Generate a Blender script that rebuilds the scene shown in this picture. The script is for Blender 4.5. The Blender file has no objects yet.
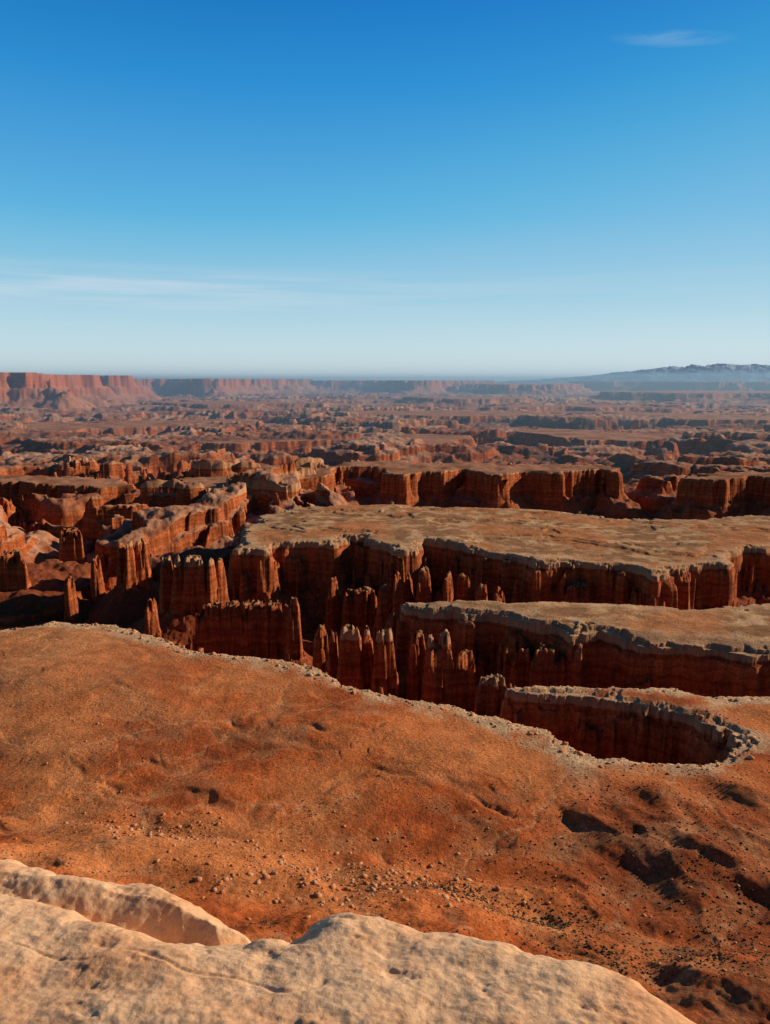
import bpy, math, time
import numpy as np
T0=time.time()
rng=np.random.RandomState(7)
H=370.0
TH=math.radians(10.1)
F=739.0
SUN_EL=21.5
SUN_AZ=70.0   # clockwise from +Y

# ------------------------------------------------------------ image pixels unprojected to world plan coordinates
def P(px,py,z=0.0,h=H):
    u=(px-385)/F; v=(512-py)/F
    d=(u, math.cos(TH)+v*math.sin(TH), -math.sin(TH)+v*math.cos(TH))
    t=(z-h)/d[2]
    return (d[0]*t,d[1]*t)
def PL(lst,z=0.0,h=H): return [P(a,b,z,h) for a,b in lst]
def B(px,dist):
    a=math.atan((px-385)/F/1.016)
    return (dist*math.sin(a),dist*math.cos(a))

# ------------------------------------------------------------ noise
class Perl:
    def __init__(s,seed):
        r=np.random.RandomState(seed)
        p=r.permutation(256); s.p=np.concatenate([p,p]).astype(np.int32)
        a=r.rand(256)*2*np.pi; s.gx=np.cos(a).astype(np.float32); s.gy=np.sin(a).astype(np.float32)
    def __call__(s,x,y):
        x=np.asarray(x,np.float32); y=np.asarray(y,np.float32)
        xf=np.floor(x); yf=np.floor(y)
        xi=xf.astype(np.int32)&255; yi=yf.astype(np.int32)&255
        fx=x-xf; fy=y-yf
        u=fx*fx*fx*(fx*(fx*6-15)+10); v=fy*fy*fy*(fy*(fy*6-15)+10)
        x1=(xi+1)&255; y1=(yi+1)&255
        pa=s.p[xi]; pb=s.p[x1]
        def g(h,dx,dy): return s.gx[h]*dx+s.gy[h]*dy
        n00=g(s.p[pa+yi],fx,fy); n10=g(s.p[pb+yi],fx-1,fy)
        n01=g(s.p[pa+y1],fx,fy-1); n11=g(s.p[pb+y1],fx-1,fy-1)
        a=n00+u*(n10-n00); b=n01+u*(n11-n01)
        return (a+v*(b-a))*np.float32(1.4)
PN=[Perl(i+11) for i in range(12)]
def fbm(x,y,o=4,seed=0,gain=0.5):
    t=0; a=1.0; n=0
    c,s=np.float32(math.cos(0.6)),np.float32(math.sin(0.6))
    for i in range(o):
        t=t+np.float32(a)*PN[(seed+i)%12](x+np.float32(seed*17.3),y-np.float32(seed*9.1)); n+=a
        x,y=(c*x-s*y)*np.float32(2.03),(s*x+c*y)*np.float32(2.03)
        a*=gain
    return t*np.float32(1.3/n)
def ss(x,a,b):
    t=np.clip((x-a)/(b-a),0,1); return t*t*(3-2*t)

def sdf_m(X,Y,poly,margin,closed=True):
    poly=np.array(poly)
    lo=poly.min(0)-margin; hi=poly.max(0)+margin
    m=np.nonzero((X>lo[0])&(X<hi[0])&(Y>lo[1])&(Y<hi[1]))[0]
    x=X[m]; y=Y[m]
    d=np.full(x.shape,1e18,np.float32); ins=np.zeros(x.shape,bool)
    n=len(poly)
    for i in range(n if closed else n-1):
        ax,ay=[float(q) for q in poly[i]]; bx,by=[float(q) for q in poly[(i+1)%n]]
        ex,ey=bx-ax,by-ay
        L=ex*ex+ey*ey+1e-9
        t=np.clip(((x-ax)*ex+(y-ay)*ey)/L,0,1)
        dx=x-ax-t*ex; dy=y-ay-t*ey
        d=np.minimum(d,dx*dx+dy*dy)
        if ay!=by and closed:
            c=((ay>y)!=(by>y))&(x<(bx-ax)*(y-ay)/(by-ay)+ax)
            ins^=c
    d=np.sqrt(d)
    return m,np.where(ins,-d,d)
def sdf(X,Y,poly,margin,closed=True):
    out=np.full(X.shape,1e6,dtype=np.float32)
    m,d=sdf_m(X,Y,poly,margin,closed); out[m]=d
    return out

# ------------------------------------------------------------ grid
rows=[]
r=150.0
while r<70000:
    rows.append(r)
    if r<900: k=0.0036
    elif r<2600: k=0.0024
    elif r<6000: k=0.0045
    else: k=0.007
    r+=r*k
R=np.array(rows); NC=1250
A=np.radians(np.linspace(-40,43,NC))
RR,AA=np.meshgrid(R,A,indexing='ij')
X=(RR*np.sin(AA)).ravel().astype(np.float32); Y=(RR*np.cos(AA)).ravel().astype(np.float32); r=RR.ravel().astype(np.float32)
NR=len(R)

n_big=fbm(X/85,Y/85,3,2,0.45)*32
n_sm=fbm(X/19,Y/19,4,3,0.6)*10
n_hu=fbm(X/210,Y/210,2,8)*40
flm=0.35+0.9*ss(fbm(X/110,Y/110,2,11),-0.1,0.25)
rimn=n_big+n_sm*flm
rimn_near=n_big*0.35+n_sm*0.8

# --- low ground
Wx=X+fbm(X/420,Y/420,2,4)*170; Wy=Y+fbm(X/420+40,Y/420,2,5)*170
nA=fbm(Wx/1500,Wy/1000,6,6,0.45)
nB=fbm(Wx/3600,Wy/2600,3,7)
riv=np.abs(fbm(Wx/2400,Wy/1500,4,8))
fine=fbm(X/90,Y/90,4,9)
low=-185+20*fine
far=ss(r,1900,3000)
jag=fbm(X/110,Y/110,3,2)*0.03
nAj=nA+jag
terr=45*ss(nAj,-0.16,-0.13)+14*ss(nA,-0.24,-0.06)+48*ss(nAj,0.04,0.065)+16*ss(nA,-0.06,0.14)+36*ss(nAj,0.24,0.26)+16*nA
terr=terr*ss(riv,0.01,0.10)+25*nB+12*fbm(X/160,Y/160,4,1)
nE=fbm(Wx/1500,Wy/800,4,2,0.42)+jag*0.6
soft=62+45*ss(nA,-0.4,0.4)+15*nE+46*ss(nE,-0.03,-0.01)+42*ss(nE,0.16,0.18)-85*(1-ss(riv,0.02,0.045))+9*fbm(X/260,Y/200,4,3)
sm_=ss(r,3700,5600)*0.94
terr=terr*(1-sm_)+soft*sm_
low=low+far*terr
az=np.degrees(np.arctan2(X,Y))
nC=fbm(Wx/260,Wy/260,5,10)+fbm(X/60,Y/60,2,3)*0.04
left=ss(-az,1,6)*ss(r,1150,1400)*(1-ss(r,3200,4500))*(0.36+0.64*ss(r,1750,2100))
low=low+left*(42*ss(nC,-0.08,-0.05)+38*ss(nC,0.1,0.13)+22*nC)
vfar=ss(r,9000,16000)
low=low*(1-vfar)+(-120+terr*0.7)*vfar

Z=low.copy()
zone=np.zeros(X.shape,np.int8)
def wall(d,top):
    xs=[-1e9,0,2,7,14,19,58,150,400]
    ys=[0,0,14,17,82,90,122,188,300]
    return (top-np.interp(d,xs,np.array(ys))).astype(np.float32)

P1=PL([(-500,690),(-300,650),(-100,636),(0,627),(50,621),(100,622),(130,628),(170,640),(200,650),(240,652),(290,660),(320,667),(345,682),(400,697),(450,704),(500,716),(545,728),(565,742),(600,756),(650,762),(700,761),(728,755),(735,745),(728,732),(690,711),(650,704),(600,699),(560,693),(515,690),(511,686),(560,682),(620,685),(700,691),(770,695),(1000,702),(1500,720)])+[(3000,-500),(-3000,-500)]
P2=PL([(400,602),(460,600),(510,604),(560,602),(640,606),(700,609),(770,602),(950,598),(1200,600),(1200,665),(900,655),(770,650),(700,643),(650,641),(600,634),(570,637),(545,629),(500,619),(450,613),(400,609)])
P3=PL([(243,548),(262,549),(275,544),(300,542),(330,541),(345,537),(365,537),(380,546),(405,549),(425,541),(455,543),(480,552),(520,557),(535,563),(575,561),(610,563),(640,568),(655,573),(680,567),(720,561),(735,550),(770,546),(1000,545),(1300,545),(1300,505),(1000,508),(770,515),(680,520),(600,515),(500,508),(400,505),(300,507),(262,516),(245,530)])
def box(x0,x1,y0,y1): return [(x0,y1),(x0+ (x1-x0)*0.1,y0),(x1-(x1-x0)*0.15,y0-1),(x1,y1-1)]
TOW=[ (box(162,171,556,561),-6),(box(174,181,556,560),2),(box(184,203,555,561),0),(box(208,214,557,561),-2),(box(217,224,558,562),-12),
      (box(119,124,542,545),-14),(box(126,132,541,544),-4),(box(136,145,539,544),-10),
      (box(318,326,624,629),-14),(box(330,336,625,630),-4),(box(341,358,625,631),2),(box(363,371,627,633),-6),(box(376,393,628,634),0),(box(412,424,632,638),-16),(box(428,452,632,638),2),
      (box(457,474,650,656),-28),(box(478,504,675,681),-5),(box(515,530,646,652),-26),(box(536,563,644,652),-18),
      (box(632,655,660,666),-35),(box(196,292,601,607),-48),(box(290,296,597,601),-20),
      (box(148,154,598,602),-48),(box(395,401,572,576),-16),(box(406,411,573,577),-28),(box(420,428,566,571),-10),(box(446,452,572,577),-16),(box(458,468,573,577),-26),
      (box(478,486,584,588),-24),(box(496,503,586,590),-34),(box(330,336,575,579),-44),(box(380,386,585,588),-38),
      (box(566,590,583,588),-40),(box(0,24,550,556),-40),(box(60,80,528,533),-40),(box(93,99,556,560),-62),(box(345,375,588,593),-70),(box(241,247,570,574),-48),(box(66,72,575,579),-70)]
MES=[ (PL([(-300,478),(-100,480),(20,482),(60,486),(100,487),(128,484),(110,478),(0,474),(-300,470)],-20),-20),
      (PL([(190,500),(215,492),(240,486),(275,474),(300,468),(260,463),(200,470),(180,485)],-45),-45),
      (PL([(300,478),(330,474),(345,466),(380,466),(392,474),(440,472),(462,468),(500,475),(525,470),(560,472),(600,469),(622,474),(600,464),(480,463),(360,461),(320,466)],-8),-8),
      (PL([(690,478),(720,480),(745,476),(800,480),(900,478),(900,468),(770,471),(700,473)],-15),-15)]

sd1=sdf(X,Y,P1,1000); sd2=sdf(X,Y,P2,400); sd3=sdf(X,Y,P3,400)
print("sdf",time.time()-T0)
fade=ss(-sd1,5,110)
wxs=X+fbm(X/90,Y/90,3,2)*40; wys=Y+fbm(X/90+9,Y/90,3,3)*40
led=fbm(wxs/420,wys/240,5,1,0.45)
lmask=0; lines=0
for t_ in (-0.22,-0.05,0.12,0.28):
    lines=lines+ss(led,t_,t_+0.02)
    lmask=np.maximum(lmask,1-np.clip(np.abs(led-t_-0.004)/0.014,0,1))
TR=[[(120,775),(150,762),(190,752),(228,738),(262,724),(300,716),(335,703),(372,690)],
    [(572,752),(560,778),(548,800),(520,822),(492,838),(462,852),(440,872),(415,890)],
    [(800,872),(745,838),(712,806),(690,785),(655,772),(610,762)],
    [(20,800),(70,792),(120,800),(170,812),(230,800),(300,806),(360,790)],
    [(300,668),(280,700),(240,716),(180,722),(110,742),(40,748)]]
jx=X+fbm(X/25,Y/25,3,7)*13; jy=Y+fbm(X/25+5,Y/25,3,8)*13
tr=np.full(X.shape,1e6,np.float32)
for L_ in TR: tr=np.minimum(tr,sdf(jx,jy,PL(L_,5),30,False))
zs1=1.3*fbm(X/40,Y/40,5,1)+fade*(13*fbm(X/420,Y/420,3,3)+5.0*fbm(wxs/170,wys/150,6,5,0.45)+0.8*lines)
gr=np.abs(fbm(wxs/330,wys/170,3,6))
gul=1-ss(gr,0,0.12)
zs1-=fade*2.2*gul
zs1-=fade*0.7*(1-ss(tr,0,8))
cx,cy=P(20,690); zs1+=fade*22*np.exp(-(((X-cx)/230)**2+((Y-cy)/120)**2))
cx,cy=P(330,730); zs1+=fade*7*np.exp(-(((X-cx)/120)**2+((Y-cy)/60)**2))
lump=ss(X,60,180)*(1-ss(Y,560,680))
ca,sa=math.cos(0.5),math.sin(0.5)
lx=(ca*X+sa*Y); ly=(-sa*X+ca*Y)
zs1+=fade*lump*(8*(1-np.clip(np.abs(fbm(lx/90,ly/140,4,7,0.42))*2.0,0,1))-2)
m20=1+0.35*fbm(X/30,Y/30,3,4)
for (a_,b_,sx,sy,hh_) in [(665,800,26,34,11),(690,850,30,34,10),(590,775,24,24,6),(540,905,30,18,15),(455,895,30,15,10),(640,920,36,24,7),(750,800,24,34,9),(230,800,34,16,5),(60,760,50,20,6)]:
    cx,cy=P(a_,b_); zs1+=hh_*0.7*np.exp(-((((X-cx)+0.4*(Y-cy))/sx)**2+((Y-cy)/sy)**2))*m20
apron=np.clip(500+40*fbm(X/150,Y/150,3,8)-Y-0.25*X,0,330)
zs1+=apron*0.42*(1+0.16*fbm(X/60,Y/60,5,9,0.5))
z1=wall(sd1+rimn_near,0)+zs1
z1-=3.0*(1-ss(-(sd1+rimn_near*1.4+8*fbm(X/14,Y/14,2,5)),10,12))*(sd1<20)
zb=2.2*fbm(X/60,Y/45,5,2,0.65)+6*fbm(X/260,Y/200,2,4)+2.6*ss(led,-0.12,-0.10)+2.6*ss(led,0.05,0.07)
n34=fbm(X/34,Y/34,3,5); n55=fbm(X/55,Y/55,2,7); n20=fbm(X/20,Y/20,3,4)
def bench(sdx,k):
    near=1-ss(-sdx,30,90)
    d=sdx+(rimn*k+n_hu*0.5)*near
    zz=wall(d,0)+zb*ss(-sdx,-10,20)
    zz-=4*(1-ss(-d+14*n20,8,9.5))*(d<2)
    d2=sdx+n34*82+7
    top2=-9-54*np.clip(n55+0.4,0,1)
    q=np.where(sdx<75,wall(d2,0)+top2,-1e3)
    return np.maximum(zz,q)
z2=bench(sd2,0.7); z3=bench(sd3,1.1)
q1=wall(sd1+n34*60+6,0)-10-40*np.clip(n55+0.35,0,1); q1=np.where((sd1>0)&(sd1<45),q1,-1e3)
z1=np.maximum(z1,q1)
tal=fine*10
for zz,zo in ((z1,1),(z2,2),(z3,2)):
    zz=np.where(zz<-95,zz+tal*0.6,zz)
    m=zz>Z; Z=np.where(m,zz,Z); zone=np.where(m&(zz>-8),zo,zone)
def put(idx,zz,zmask,zo):
    m=zz>Z[idx]; k=idx[m]; Z[k]=zz[m]
    k2=idx[m&zmask]; zone[k2]=zo
for b,t in TOW:
    idx,s=sdf_m(X,Y,PL(b,t),280)
    x_,y_=X[idx],Y[idx]
    q=s+n_sm[idx]*0.6+n_big[idx]*0.08
    xs=[-1e9,-1,1,3,6,8,11,15,46,240]
    ys=[-3,0,12,14,60,66,104,110,136,262]
    zz=t-np.interp(q,xs,ys)+ (7*fbm(x_/10,y_/10,3,4)-22*ss(fbm(x_/16,y_/16,2,6),0.06,0.1))*(q<12)
    put(idx,zz.astype(np.float32),q<0,3)
for b,t in MES:
    idx,s=sdf_m(X,Y,b,900); x_,y_=X[idx],Y[idx]
    s=s+rimn[idx]*1.6+fbm(x_/240,y_/240,3,5)*70
    zz=wall(s,t)+ (8*fbm(x_/120,y_/120,3,3))*(s<0)
    put(idx,zz,s<0,4)
FM=[([B(-400,9500),B(-150,11500),B(0,12000),B(18,12500),B(30,16500),B(0,20000),B(-400,20000)],485,1),
    ([B(36,13800),B(60,14200),B(88,16000),B(112,18500),B(115,20000),B(90,22000),B(30,22000)],470,1),
    ([B(110,22500),B(150,23500),B(190,23000),B(205,20500),B(235,22000),B(290,25500),B(300,30000),B(110,30000)],415,1),
    ([B(285,29000),B(330,28000),B(390,27500),B(405,23000),B(440,24500),B(485,30000),B(470,36000),B(290,36000)],370,1),
    ([B(470,23000),B(510,21000),B(560,22000),B(575,24000),B(560,30000),B(480,30000)],260,1),
    ([B(560,30000),B(640,27000),B(700,25000),B(770,24500),B(900,24000),B(900,30000),B(580,31000)],330,1),
    ([B(600,17000),B(680,15500),B(740,15800),B(800,14500),B(900,14500),B(900,19000),B(700,19500)],130,1),
    ([B(420,13500),B(470,13000),B(520,13600),B(500,15000),B(430,15000)],60,1),
    ([B(520,10500),B(600,9800),B(680,10300),B(660,11500),B(540,11500)],20,1),
    ([B(130,11500),B(220,10800),B(300,11600),B(280,12800),B(140,12800)],30,1),
    ([B(150,5600),B(250,5000),B(330,5300),B(440,5100),B(470,5800),B(180,6200)],-48,0),
    ([B(520,6000),B(600,5400),B(700,5700),B(820,5300),B(900,6500),B(540,6700)],-40,0),
    ([B(-100,6800),B(40,6300),B(120,6900),B(260,6700),B(240,7900),B(-100,7900)],-25,0),
    ([B(330,8500),B(450,8000),B(560,8600),B(540,9600),B(340,9600)],-10,0),
    ([B(600,8300),B(690,7800),B(800,8200),B(900,8000),B(900,9400),B(610,9400)],-5,0)]
for b,t,big in FM:
    idx,s=sdf_m(X,Y,b,3000 if big else 1200); x_,y_=X[idx],Y[idx]
    if big:
        s=s+fbm(x_/1500,y_/1500,6,2,0.55)*1100
        hg=t+110
        zz=t-np.interp(s,[-1e9,0,120,300,420,1500],[0,0,hg*0.36,hg*0.42,hg*0.6,hg*1.05])
        zz=zz+30*fbm(x_/500,y_/500,4,6)*(s>200)
        put(idx,zz.astype(np.float32),s<1e9,5)
    else:
        s=s+fbm(x_/600,y_/600,5,2,0.5)*330
        zz=t-np.interp(s,[-1e9,0,30,80,110,400,1200],[0,0,55,60,95,130,180])
        put(idx,zz.astype(np.float32),s<0,4)
print("height",time.time()-T0)

def C(*c): return np.array(c,np.float32)
def mix(a,b,t):
    t=np.asarray(t,np.float32); return a+(b-a)*t[:,None]
c_red=C(.58,.135,.032); c_or=C(.65,.21,.065); c_dk=C(.27,.058,.02); c_tan=C(.56,.29,.13); c_pale=C(.70,.46,.26); c_olive=C(.30,.14,.06)
n1=fbm(X/180,Y/180,5,3); n2=fbm(X/45,Y/45,5,6,0.6)
col=np.tile(C(.40,.14,.065),(X.size,1))
n3=fbm(X/900,Y/500,5,8)
col=mix(col,C(.52,.26,.15),ss(nA,-0.1,0.25)); col=mix(col,C(.30,.075,.032),ss(-fine,0.0,0.35)*0.7)
col=mix(col,C(.25,.055,.02),(1-ss(r,1700,2500))*0.9)  # shade painted into the colour of the near basin floor
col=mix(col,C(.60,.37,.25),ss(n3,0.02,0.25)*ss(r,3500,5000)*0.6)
col=mix(col,C(.19,.11,.085),ss(-n3+0.6*n1,0.10,0.32)*ss(r,3000,5000)*0.75)
I=np.nonzero(zone==1)[0]; a1,a2=n1[I],n2[I]; xx,yy=X[I],Y[I]
c1=mix(np.tile(c_red,(I.size,1)),c_or,ss(a1,-0.1,0.3)); c1=mix(c1,c_dk,ss(-a1-0.6*a2,0.05,0.38)*0.6)
c1=mix(c1,C(.36,.095,.032),lump[I]*0.55)
c1=mix(c1,C(.20,.05,.02),lump[I]*ss(a2-a1,0.05,0.35)*0.6)
c1=mix(c1,C(.42,.17,.07),ss(a2-0.6*a1+0.3*led[I],0.14,0.36)*0.5)
c1=mix(c1,C(.56,.27,.11),ss(-xx,150,450)*ss(yy,500,800)*0.5)
c1=mix(c1,C(.62,.34,.17),lmask[I]*fade[I]*ss(a2,-0.1,0.2)*0.35)
c1=mix(c1,C(.66,.32,.14),(1-ss(tr[I],0.8,3.0))*0.5)
edge=ss(sd1[I]+rimn_near[I]+30*a2+22*a1,-36,-6)
c1=mix(c1,c_pale,edge*0.85)
c1=mix(c1,C(.64,.29,.12),gul[I]*0.3*fade[I])
cx,cy=P(575,760); wash=np.exp(-(((xx-cx)/16)**2+((yy-cy)/45)**2)); c1=mix(c1,c_pale,wash*0.7)
col[I]=c1
I=np.nonzero(zone==2)[0]; a1,a2=n1[I],n2[I]
c2=mix(np.tile(c_tan,(I.size,1)),c_pale,ss(a2,0.05,0.3)*0.55); c2=mix(c2,c_olive,ss(-a2-a1*0.5,-0.02,0.2)*0.75); c2=mix(c2,c_or*0.8,ss(a1,0.0,0.25)*0.65)
eb=np.maximum(-np.minimum(sd2[I],sd3[I])+35*a2,0)
c2=mix(c2,c_pale,(1-ss(eb,10,40))*0.45)
col[I]=c2
col[zone==3]=c_tan*0.8
I=np.nonzero(zone==4)[0]
col[I]=mix(np.tile(C(.48,.22,.12),(I.size,1)),C(.32,.13,.06),ss(n1[I],-.1,.3))
col[zone==5]=C(.44,.19,.11)

def grid_mesh(name,X,Y,Z,nr,nc,col=None,flip=False):
    me=bpy.data.meshes.new(name)
    n=nr*nc
    me.vertices.add(n)
    co=np.empty((n,3),np.float32); co[:,0]=X; co[:,1]=Y; co[:,2]=Z
    me.vertices.foreach_set("co",co.ravel())
    i=np.arange(nr-1)[:,None]*nc+np.arange(nc-1)[None,:]
    i=i.ravel()
    q=np.stack([i,i+1,i+nc+1,i+nc],1) if flip else np.stack([i,i+nc,i+nc+1,i+1],1)
    nq=len(q)
    me.loops.add(nq*4); me.loops.foreach_set("vertex_index",q.ravel().astype(np.int32))
    me.polygons.add(nq); me.polygons.foreach_set("loop_start",(np.arange(nq)*4).astype(np.int32))
    me.polygons.foreach_set("loop_total",np.full(nq,4,np.int32))
    me.polygons.foreach_set("use_smooth",np.ones(nq,bool))
    me.update(calc_edges=True)
    if col is not None:
        at=me.attributes.new("base","FLOAT_COLOR","POINT")
        c=np.ones((n,4),np.float32); c[:,:3]=col
        at.data.foreach_set("color",c.ravel())
    ob=bpy.data.objects.new(name,me); bpy.context.scene.collection.objects.link(ob)
    return ob

# ------------------------------------------------------------ node helpers
class NT:
    def __init__(s,mat): s.t=mat.node_tree; s.n=s.t.nodes; s.l=s.t.links
    def new(s,ty,**k):
        nd=s.n.new(ty)
        for a,b in k.items(): setattr(nd,a,b)
        return nd
    def put(s,sock,v):
        if isinstance(v,bpy.types.NodeSocket): s.l.new(v,sock)
        else: sock.default_value=v
    def math(s,op,a,b=0.0,c=None,clamp=False):
        nd=s.new('ShaderNodeMath',operation=op,use_clamp=clamp); s.put(nd.inputs[0],a); s.put(nd.inputs[1],b)
        if c is not None: s.put(nd.inputs[2],c)
        return nd.outputs[0]
    def mix(s,f,a,b,bt='MIX'):
        nd=s.new('ShaderNodeMix',data_type='RGBA',blend_type=bt); s.put(nd.inputs[0],f); s.put(nd.inputs[6],a); s.put(nd.inputs[7],b)
        return nd.outputs[2]
    def mr(s,v,a,b,c=0.0,d=1.0,sm=True):
        nd=s.new('ShaderNodeMapRange',interpolation_type='SMOOTHSTEP' if sm else 'LINEAR')
        s.put(nd.inputs[0],v); nd.inputs[1].default_value=a; nd.inputs[2].default_value=b; nd.inputs[3].default_value=c; nd.inputs[4].default_value=d
        return nd.outputs[0]
    def noise(s,vec,scale,detail=4,rough=0.55,dist=0.0):
        nd=s.new('ShaderNodeTexNoise'); s.put(nd.inputs['Vector'],vec); nd.inputs['Scale'].default_value=scale
        nd.inputs['Detail'].default_value=detail; nd.inputs['Roughness'].default_value=rough; nd.inputs['Distortion'].default_value=dist
        return nd.outputs['Fac']
    def vmul(s,vec,v):
        nd=s.new('ShaderNodeVectorMath',operation='MULTIPLY'); s.put(nd.inputs[0],vec); nd.inputs[1].default_value=v; return nd.outputs[0]
def new_mat(name,rough=0.95):
    m=bpy.data.materials.new(name); m.use_nodes=True
    b=m.node_tree.nodes['Principled BSDF']; b.inputs['Roughness'].default_value=rough
    b.inputs['Specular IOR Level'].default_value=0.05
    return m,NT(m),b

def terrain_mat():
    m,t,b=new_mat("red_rock_desert")
    at=t.new('ShaderNodeAttribute',attribute_name='base').outputs['Color']
    geo=t.new('ShaderNodeNewGeometry')
    pos=geo.outputs['Position']; sep=t.new('ShaderNodeSeparateXYZ'); t.put(sep.inputs[0],pos)
    sn=t.new('ShaderNodeSeparateXYZ'); t.put(sn.inputs[0],geo.outputs['True Normal'])
    steep=t.mr(sn.outputs[2],0.80,0.5)
    nf=t.noise(pos,0.3,7,0.7); nm=t.noise(pos,0.03,5,0.6)
    v1=t.mr(nf,0.3,0.7,0.60,1.40,False); v2=t.mr(nm,0.3,0.7,0.75,1.25,False)
    ground=t.mix(1.0,at,v1,'MULTIPLY'); ground=t.mix(1.0,ground,v2,'MULTIPLY')
    patch=t.mr(t.noise(pos,0.012,4,0.6),0.45,0.62,0.25,1.0)
    sp=t.noise(pos,0.55,3,0.6); spm=t.math('MULTIPLY',t.mr(sp,0.56,0.62,0,0.75),patch)
    ground=t.mix(spm,ground,(.09,.055,.03,1))
    sp2=t.noise(pos,0.14,5,0.7,0.5); ground=t.mix(t.mr(sp2,0.60,0.68,0,0.3),ground,(.64,.34,.16,1))
    zz=t.math('ADD',sep.outputs[2],t.math('MULTIPLY',nm,38.0))
    cz=t.new('ShaderNodeCombineXYZ'); t.put(cz.inputs[2],zz)
    st=t.noise(cz.outputs[0],0.09,4,0.6)
    col=t.mix(t.mr(st,0.3,0.7),(.27,.055,.018,1),(.54,.16,.055,1))
    streak=t.noise(t.vmul(pos,(0.10,0.10,0.015)),1.0,5,0.65)
    col=t.mix(1.0,col,t.mr(streak,0.3,0.7,0.6,1.35,False),'MULTIPLY')
    col=t.mix(1.0,col,v1,'MULTIPLY')
    cap=t.mr(t.math('ADD',sep.outputs[2],t.math('MULTIPLY',nm,10.0)),-9,-6); capf=t.math('MULTIPLY',cap,t.mr(zz,50,30))
    col=t.mix(t.math('MULTIPLY',capf,0.65),col,(.62,.36,.19,1))
    fin=t.mix(steep,ground,col)
    t.put(b.inputs['Base Color'],fin)
    bp=t.new('ShaderNodeBump'); bp.inputs['Strength'].default_value=0.95; bp.inputs['Distance'].default_value=2.2
    hh=t.math('ADD',t.math('MULTIPLY',nf,1.3),t.math('MULTIPLY',nm,1.0))
    hh=t.math('ADD',hh,t.math('MULTIPLY',t.math('MULTIPLY',streak,steep),1.4))
    t.put(bp.inputs['Height'],hh); t.put(b.inputs['Normal'],bp.outputs[0])
    return m
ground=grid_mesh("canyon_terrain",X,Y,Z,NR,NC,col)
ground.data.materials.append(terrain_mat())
print("terrain mesh",time.time()-T0)

# ------------------------------------------------------------ terrain sampling
ZG=Z.reshape(NR,NC)
def hgt(x,y):
    rr_=np.hypot(x,y); aa=np.arctan2(x,y)
    i=np.clip(np.searchsorted(R,rr_)-1,0,NR-2); fi=np.clip((rr_-R[i])/(R[i+1]-R[i]),0,1)
    f=(aa-A[0])/(A[1]-A[0]); j=np.clip(f.astype(int),0,NC-2); fj=np.clip(f-j,0,1)
    return (ZG[i,j]*(1-fi)*(1-fj)+ZG[i+1,j]*fi*(1-fj)+ZG[i,j+1]*(1-fi)*fj+ZG[i+1,j+1]*fi*fj)
import bmesh
bm=bmesh.new(); bmesh.ops.create_icosphere(bm,subdivisions=1,radius=1.0)
IV=np.array([v.co[:] for v in bm.verts]); IF=np.array([[v.index for v in f.verts] for f in bm.faces]); bm.free()
def scatter(name,x,y,s,flat,jit,sink):
    n=len(x); z=hgt(x,y)
    V=np.repeat(IV[None],n,0)
    V=np.sign(V)*np.abs(V)**0.7
    V=V*(1+jit*(rng.rand(n,len(IV),1)-0.5)*2)
    sc=np.stack([s*(0.7+0.8*rng.rand(n)),s*(0.7+0.6*rng.rand(n)),s*flat*(0.6+0.7*rng.rand(n))],1)
    V=V*sc[:,None,:]
    th=rng.rand(n)*6.28; c_,s_=np.cos(th)[:,None],np.sin(th)[:,None]
    Vx=V[:,:,0]*c_-V[:,:,1]*s_; Vy=V[:,:,0]*s_+V[:,:,1]*c_
    co=np.stack([Vx+x[:,None],Vy+y[:,None],V[:,:,2]+z[:,None]+(sc[:,2]*sink)[:,None]],2).reshape(-1,3)
    fa=(IF[None]+np.arange(n)[:,None,None]*len(IV)).reshape(-1,3)
    me=bpy.data.meshes.new(name); me.vertices.add(len(co)); me.vertices.foreach_set("co",co.astype(np.float32).ravel())
    me.loops.add(fa.size); me.loops.foreach_set("vertex_index",fa.astype(np.int32).ravel())
    me.polygons.add(len(fa)); me.polygons.foreach_set("loop_start",(np.arange(len(fa))*3).astype(np.int32)); me.polygons.foreach_set("loop_total",np.full(len(fa),3,np.int32))
    me.update(calc_edges=True)
    ob=bpy.data.objects.new(name,me); bpy.context.scene.collection.objects.link(ob); return ob
bx=[];by=[];bs=[]
def cluster(px,py,sx,sy,n,smin,smax):
    a=px+rng.randn(n)*sx; b=py+rng.randn(n)*sy; b=np.clip(b,640,1020)
    for a_,b_ in zip(a,b):
        q=P(a_,b_,20); bx.append(q[0]); by.append(q[1]); bs.append(smin+(smax-smin)*rng.rand()**4)
cluster(330,880,75,28,900,.2,2.4); cluster(160,820,45,14,350,.2,2.0); cluster(430,860,60,40,350,.2,1.6)
cluster(60,760,60,40,150,.2,1.4); cluster(700,880,80,70,200,.2,1.5); cluster(560,820,140,70,100,.2,1.2)
poly=np.array(P1[3:25])
for k in range(len(poly)-1):
    L=np.hypot(*(poly[k+1]-poly[k])); n=int(L/4)
    tt=rng.rand(n)[:,None]; q=poly[k]+(poly[k+1]-poly[k])*tt
    nv=np.array([poly[k+1][1]-poly[k][1],-(poly[k+1][0]-poly[k][0])])/L
    q=q+nv*(rng.rand(n)[:,None]*30-4)
    bx+=list(q[:,0]); by+=list(q[:,1]); bs+=list(0.8+2.6*rng.rand(n)**2)
bx,by,bs=map(np.array,(bx,by,bs))
bo=scatter("boulder_field",bx,by,bs,0.6,0.22,0.15)
m,t,b=new_mat("boulder_sandstone")
g=t.new('ShaderNodeNewGeometry'); n=t.noise(g.outputs['Position'],0.08,4,0.6)
t.put(b.inputs['Base Color'],t.mix(t.mr(n,0.35,0.65),(.50,.15,.05,1),(.62,.34,.17,1)))
bo.data.materials.append(m)
n=7000
sx_=rng.rand(n)*900-80; sy_=640+rng.rand(n)**0.8*380
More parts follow.
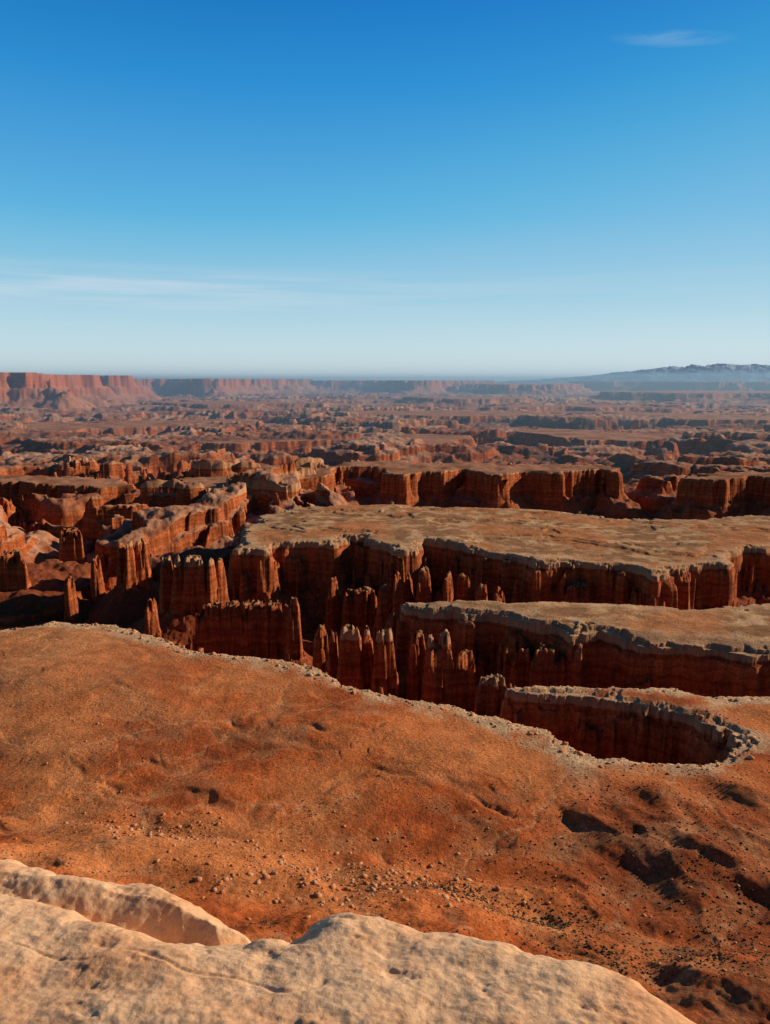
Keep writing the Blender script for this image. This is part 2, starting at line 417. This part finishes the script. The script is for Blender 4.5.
q=np.array([P(a_,b_,10) for a_,b_ in zip(sx_-30,sy_)])
keep=(fbm(q[:,0]/60,q[:,1]/60,3,5)>0.0)
q=q[keep]
q=q[(q[:,1]>160)]
sz_=0.25+0.45*rng.rand(len(q))**2
ex=[]
for (a_,b_,sx2,sy2,nn) in [(450,885,24,7,260),(540,908,22,9,260),(700,820,40,50,350),(650,975,60,22,350),(740,900,30,60,300),(600,790,40,20,150),(600,880,50,40,200)]:
    for _ in range(nn): ex.append(P(a_+rng.randn()*sx2,min(b_+rng.randn()*sy2,1020),20))
ex=np.array(ex); q=np.concatenate([q,ex]); sz_=np.concatenate([sz_,0.3+0.6*rng.rand(len(ex))])
sb=scatter("desert_scrub",q[:,0],q[:,1],sz_,0.7,0.35,0.4)
m,t,b=new_mat("scrub_leaves")
g=t.new('ShaderNodeNewGeometry'); n=t.noise(g.outputs['Position'],0.5,2,0.6)
t.put(b.inputs['Base Color'],t.mix(n,(.06,.048,.025,1),(.13,.09,.045,1)))
sb.data.materials.append(m)

# ------------------------------------------------------------ mountains
na,nr_=1300,90
a=np.radians(np.linspace(4,45,na)); rr=np.linspace(31500,46000,nr_)
RM,AM=np.meshgrid(rr,a,indexing='ij'); RM=RM.ravel(); AM=AM.ravel()
mx=RM*np.sin(AM); my=RM*np.cos(AM); px=np.tan(AM)*1.016*F+385
env=np.interp(px,[430,480,560,600,630,655,675,690,705,715,735,755,770,800,900,1100],[0,200,420,600,740,870,980,1060,1010,1060,1010,1020,950,900,700,300])
prof=np.sin(np.clip((RM-31500)/14500,0,1)*np.pi)
rdg=1-np.abs(fbm(mx/2600,my/2600,6,4,0.55))*2.2
mz=-150+(env+200)*prof*(0.76+0.28*rdg)+60*fbm(mx/1300,my/1300,4,3)*prof
mt=grid_mesh("mountain_range",mx,my,mz,nr_,na)
m,t,b=new_mat("hazed_mountain_rock")
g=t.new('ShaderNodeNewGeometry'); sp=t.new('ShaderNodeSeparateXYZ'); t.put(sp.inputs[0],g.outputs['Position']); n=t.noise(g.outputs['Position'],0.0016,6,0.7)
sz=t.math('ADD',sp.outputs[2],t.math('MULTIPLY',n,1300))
t.put(b.inputs['Base Color'],t.mix(t.mr(sz,1350,1750),(.10,.20,.36,1),(.38,.48,.62,1)))  # blue haze painted into the rock and snow colours
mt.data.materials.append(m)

# ------------------------------------------------------------ foreground sandstone ledge
ZT=H-3.0
gx=np.linspace(-5.5,4.2,1150); gy=np.linspace(0.2,6.6,800)
GY,GX=np.meshgrid(gy,gx,indexing='ij'); LX=GX.ravel().astype(np.float32); LY=GY.ravel().astype(np.float32)
def up(l,k): return [(a,b-k) for a,b in l]
L1=PL(up([(-400,850),(-150,855),(0,866),(60,873),(130,882),(180,893),(215,907),(240,924),(255,944),(230,975),(0,960),(-400,940)],26),ZT-0.12)
L2=PL(up([(-400,896),(0,920),(60,930),(130,946),(200,958),(255,967),(292,966),(312,950),(345,934),(385,938),(430,955),(500,966),(560,976),(605,990),(645,1008),(680,1030),(720,1060),(750,1400)],44),ZT)+[(0.9,-1),(-6,-1)]
L3=PL(up([(560,1010),(640,1026),(710,1044),(750,1070),(790,1400),(500,1400)],24),ZT-0.35)
wn=0.10*fbm(LX/0.8,LY/0.8,3,2)+0.025*fbm(LX/0.2,LY/0.2,3,5)
def ledge(poly,top,rad,steepk):
    s=sdf(LX,LY,poly,6)+wn
    q=np.clip(s+rad,0,None)
    return s, top-np.where(q<rad, rad-np.sqrt(np.clip(rad*rad-q*q,0,None)), rad+(q-rad)*steepk)
s1,e1=ledge(L1,ZT-0.12,0.42,4.0)
s2,e2=ledge(L2,ZT,0.28,5.0)
s3,e3=ledge(L3,ZT-0.35,0.2,5.0)
e1=e1+0.10*ss(-s1,0,0.5)
e2=e2+0.05*ss(-s2,0,1.0)
LZ=np.maximum(np.maximum(e1,e2),e3)
LZ+=0.080*fbm(LX/1.3,LY/0.9,3,7)+0.034*fbm(LX/0.45,LY/0.3,5,3,0.5)+0.008*fbm(LX/0.08,LY/0.06,4,9)
pit=fbm(LX/0.5,LY/0.3,5,1,0.6); LZ-=0.012*ss(pit,0.22,0.5)
crk=np.abs(fbm(LX/1.6+0.3*LY,LY/0.9,3,10)); LZ-=0.012*(1-ss(crk,0,0.03))*ss(fbm(LX/1.1,LY/1.1,2,3),0.0,0.2)
LZ=np.maximum(LZ,H-14)
ledge_ob=grid_mesh("sandstone_ledge",LX,LY,LZ,800,1150,flip=True)
m,t,b=new_mat("pale_sandstone",0.9)
g=t.new('ShaderNodeNewGeometry'); pos=g.outputs['Position']
a1=t.noise(pos,1.1,5,0.6); a2=t.noise(pos,5,7,0.7); a3=t.noise(pos,45,5,0.75)
c=t.mix(t.mr(a1,0.35,0.65),(.74,.37,.18,1),(.82,.51,.29,1))
c=t.mix(t.mr(a2,0.48,0.68,0,0.5),c,(.60,.27,.12,1))
c=t.mix(1.0,c,t.mr(a3,0.3,0.7,0.82,1.18,False),'MULTIPLY')
a4=t.noise(pos,16,3,0.6); c=t.mix(t.mr(a4,0.65,0.72,0,0.45),c,(.24,.14,.08,1))
t.put(b.inputs['Base Color'],c)
bp=t.new('ShaderNodeBump'); bp.inputs['Strength'].default_value=0.75; bp.inputs['Distance'].default_value=0.02
t.put(bp.inputs['Height'],t.math('ADD',a2,t.math('MULTIPLY',a3,0.35))); t.put(b.inputs['Normal'],bp.outputs[0])
ledge_ob.data.materials.append(m)

# ------------------------------------------------------------ atmosphere (haze bank over the far basin)
me=bpy.data.meshes.new("haze_layer"); bm=bmesh.new(); bmesh.ops.create_cube(bm,size=1.0)
for v in bm.verts:
    v.co.x*=150000; v.co.y=3200 if v.co.y<0 else 75000; v.co.z=-500 if v.co.z<0 else 620
bm.to_mesh(me); bm.free()
hz=bpy.data.objects.new("atmosphere_haze",me); bpy.context.scene.collection.objects.link(hz)
m=bpy.data.materials.new("air_haze"); m.use_nodes=True; nt=m.node_tree; nt.nodes.clear()
o=nt.nodes.new('ShaderNodeOutputMaterial'); v=nt.nodes.new('ShaderNodeVolumeScatter'); ab=nt.nodes.new('ShaderNodeVolumeAbsorption'); ad=nt.nodes.new('ShaderNodeAddShader')
HC=(.46,.73,1.0,1); HD=3.7e-5
v.inputs['Color'].default_value=HC; v.inputs['Density'].default_value=HD; v.inputs['Anisotropy'].default_value=0.25
ab.inputs['Color'].default_value=HC; ab.inputs['Density'].default_value=HD
nt.links.new(v.outputs[0],ad.inputs[0]); nt.links.new(ab.outputs[0],ad.inputs[1])
nt.links.new(ad.outputs[0],o.inputs['Volume']); me.materials.append(m)

# ------------------------------------------------------------ sky + sun
w=bpy.data.worlds.new("World"); bpy.context.scene.world=w; w.use_nodes=True
nt=w.node_tree; t=NT(w); bg=nt.nodes['Background']
sky=t.new('ShaderNodeTexSky',sky_type='NISHITA',sun_disc=False); sky.sun_elevation=math.radians(SUN_EL); sky.sun_rotation=math.radians(SUN_AZ)
sky.altitude=1800; sky.air_density=1.0; sky.dust_density=0.3; sky.ozone_density=2.0
sc=t.vmul(sky.outputs[0],(.1,.1,.1))
cv=t.new('ShaderNodeRGBCurve'); t.put(cv.inputs['Color'],sc)
def setc(i,pts):
    c=cv.mapping.curves[i]
    c.points[0].location=pts[0]; c.points[1].location=pts[-1]
    for p in pts[1:-1]: c.points.new(*p)
setc(0,[(0,0),(.09,.010),(.110,.022),(.15,.075),(.205,.25),(.26,.45),(1,1)])
setc(1,[(0,0),(.158,.175),(.245,.37),(.275,.49),(.36,.66),(1,1)])
setc(2,[(0,0),(.30,.54),(.34,.70),(.45,.80),(1,1)])
cv.mapping.update()
tc=t.new('ShaderNodeTexCoord').outputs['Generated']; sp=t.new('ShaderNodeSeparateXYZ'); t.put(sp.inputs[0],tc)
rp=t.new('ShaderNodeValToRGB'); t.put(rp.inputs[0],sp.outputs[2])
els=[(0.0,(.64,.76,.79)),(.04,(.54,.71,.77)),(.10,(.32,.58,.73)),(.20,(.12,.44,.72)),(.34,(.030,.28,.63)),(.42,(.014,.19,.54)),(.58,(.003,.035,.13))]  # topmost stop, out of view, darkened to deepen shadows
cr=rp.color_ramp
while len(cr.elements)<len(els): cr.elements.new(0.5)
for e,(p_,c_) in zip(cr.elements,els): e.position=p_; e.color=c_+(1,)
c0=t.mix(0.80,cv.outputs[0],rp.outputs[0])
# added dimming of sky behind camera and below horizon, deepens shade on facing walls
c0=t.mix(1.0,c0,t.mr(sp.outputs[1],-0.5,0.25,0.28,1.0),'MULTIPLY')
c0=t.mix(1.0,c0,t.mr(sp.outputs[2],-0.06,-0.02,0.12,1.0),'MULTIPLY')
c10=t.vmul(c0,(10,10,10))
str_=t.noise(t.vmul(tc,(3,3,60)),1.0,5,0.6)
band=t.math('MULTIPLY',t.mr(sp.outputs[2],0.06,0.115),t.mr(sp.outputs[2],0.145,0.120))
band=t.math('MULTIPLY',band,t.mr(sp.outputs[0],0.35,-0.45,0.15,1.0))
f1=t.math('MULTIPLY',band,t.mr(str_,0.35,0.65,0.05,0.6))
c=t.mix(f1,c10,(6.2,7.2,8.0,1))
dx=t.math('MULTIPLY',t.math('SUBTRACT',sp.outputs[0],.309),14.0)
dz=t.math('MULTIPLY',t.math('SUBTRACT',t.math('ADD',sp.outputs[2],t.math('MULTIPLY',sp.outputs[0],0.12)),.402),110.0)
rr2=t.math('ADD',t.math('MULTIPLY',dx,dx),t.math('MULTIPLY',dz,dz))
f2=t.math('MULTIPLY',t.mr(rr2,1.0,0.0,0,0.22),t.mr(t.noise(t.vmul(tc,(14,14,90)),1.0,4,0.6),0.3,0.65))
c=t.mix(f2,c,(4,6,7.5,1))
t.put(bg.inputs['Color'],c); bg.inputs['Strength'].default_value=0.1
sd=bpy.data.lights.new("sun",'SUN'); sd.energy=5.0; sd.angle=math.radians(0.5); sd.color=(1.0,.83,.62)
so=bpy.data.objects.new("sun",sd); bpy.context.scene.collection.objects.link(so)
from mathutils import Vector
el,az_=math.radians(SUN_EL),math.radians(SUN_AZ)
ds=Vector((math.sin(az_)*math.cos(el),math.cos(az_)*math.cos(el),math.sin(el)))
so.rotation_euler=(-ds).to_track_quat('-Z','Y').to_euler(); so.location=(0,0,1000)

cam=bpy.data.cameras.new("camera"); co=bpy.data.objects.new("camera",cam); bpy.context.scene.collection.objects.link(co)
cam.sensor_fit='VERTICAL'; cam.sensor_height=24; cam.lens=F/1024*24; cam.clip_start=0.05; cam.clip_end=300000
co.location=(0,0,H); co.rotation_euler=(math.radians(90)-TH,0,0)
bpy.context.scene.camera=co
vs=bpy.context.scene.view_settings; vs.view_transform='Standard'; vs.look='None'; vs.exposure=0; vs.gamma=1
print("done",time.time()-T0)
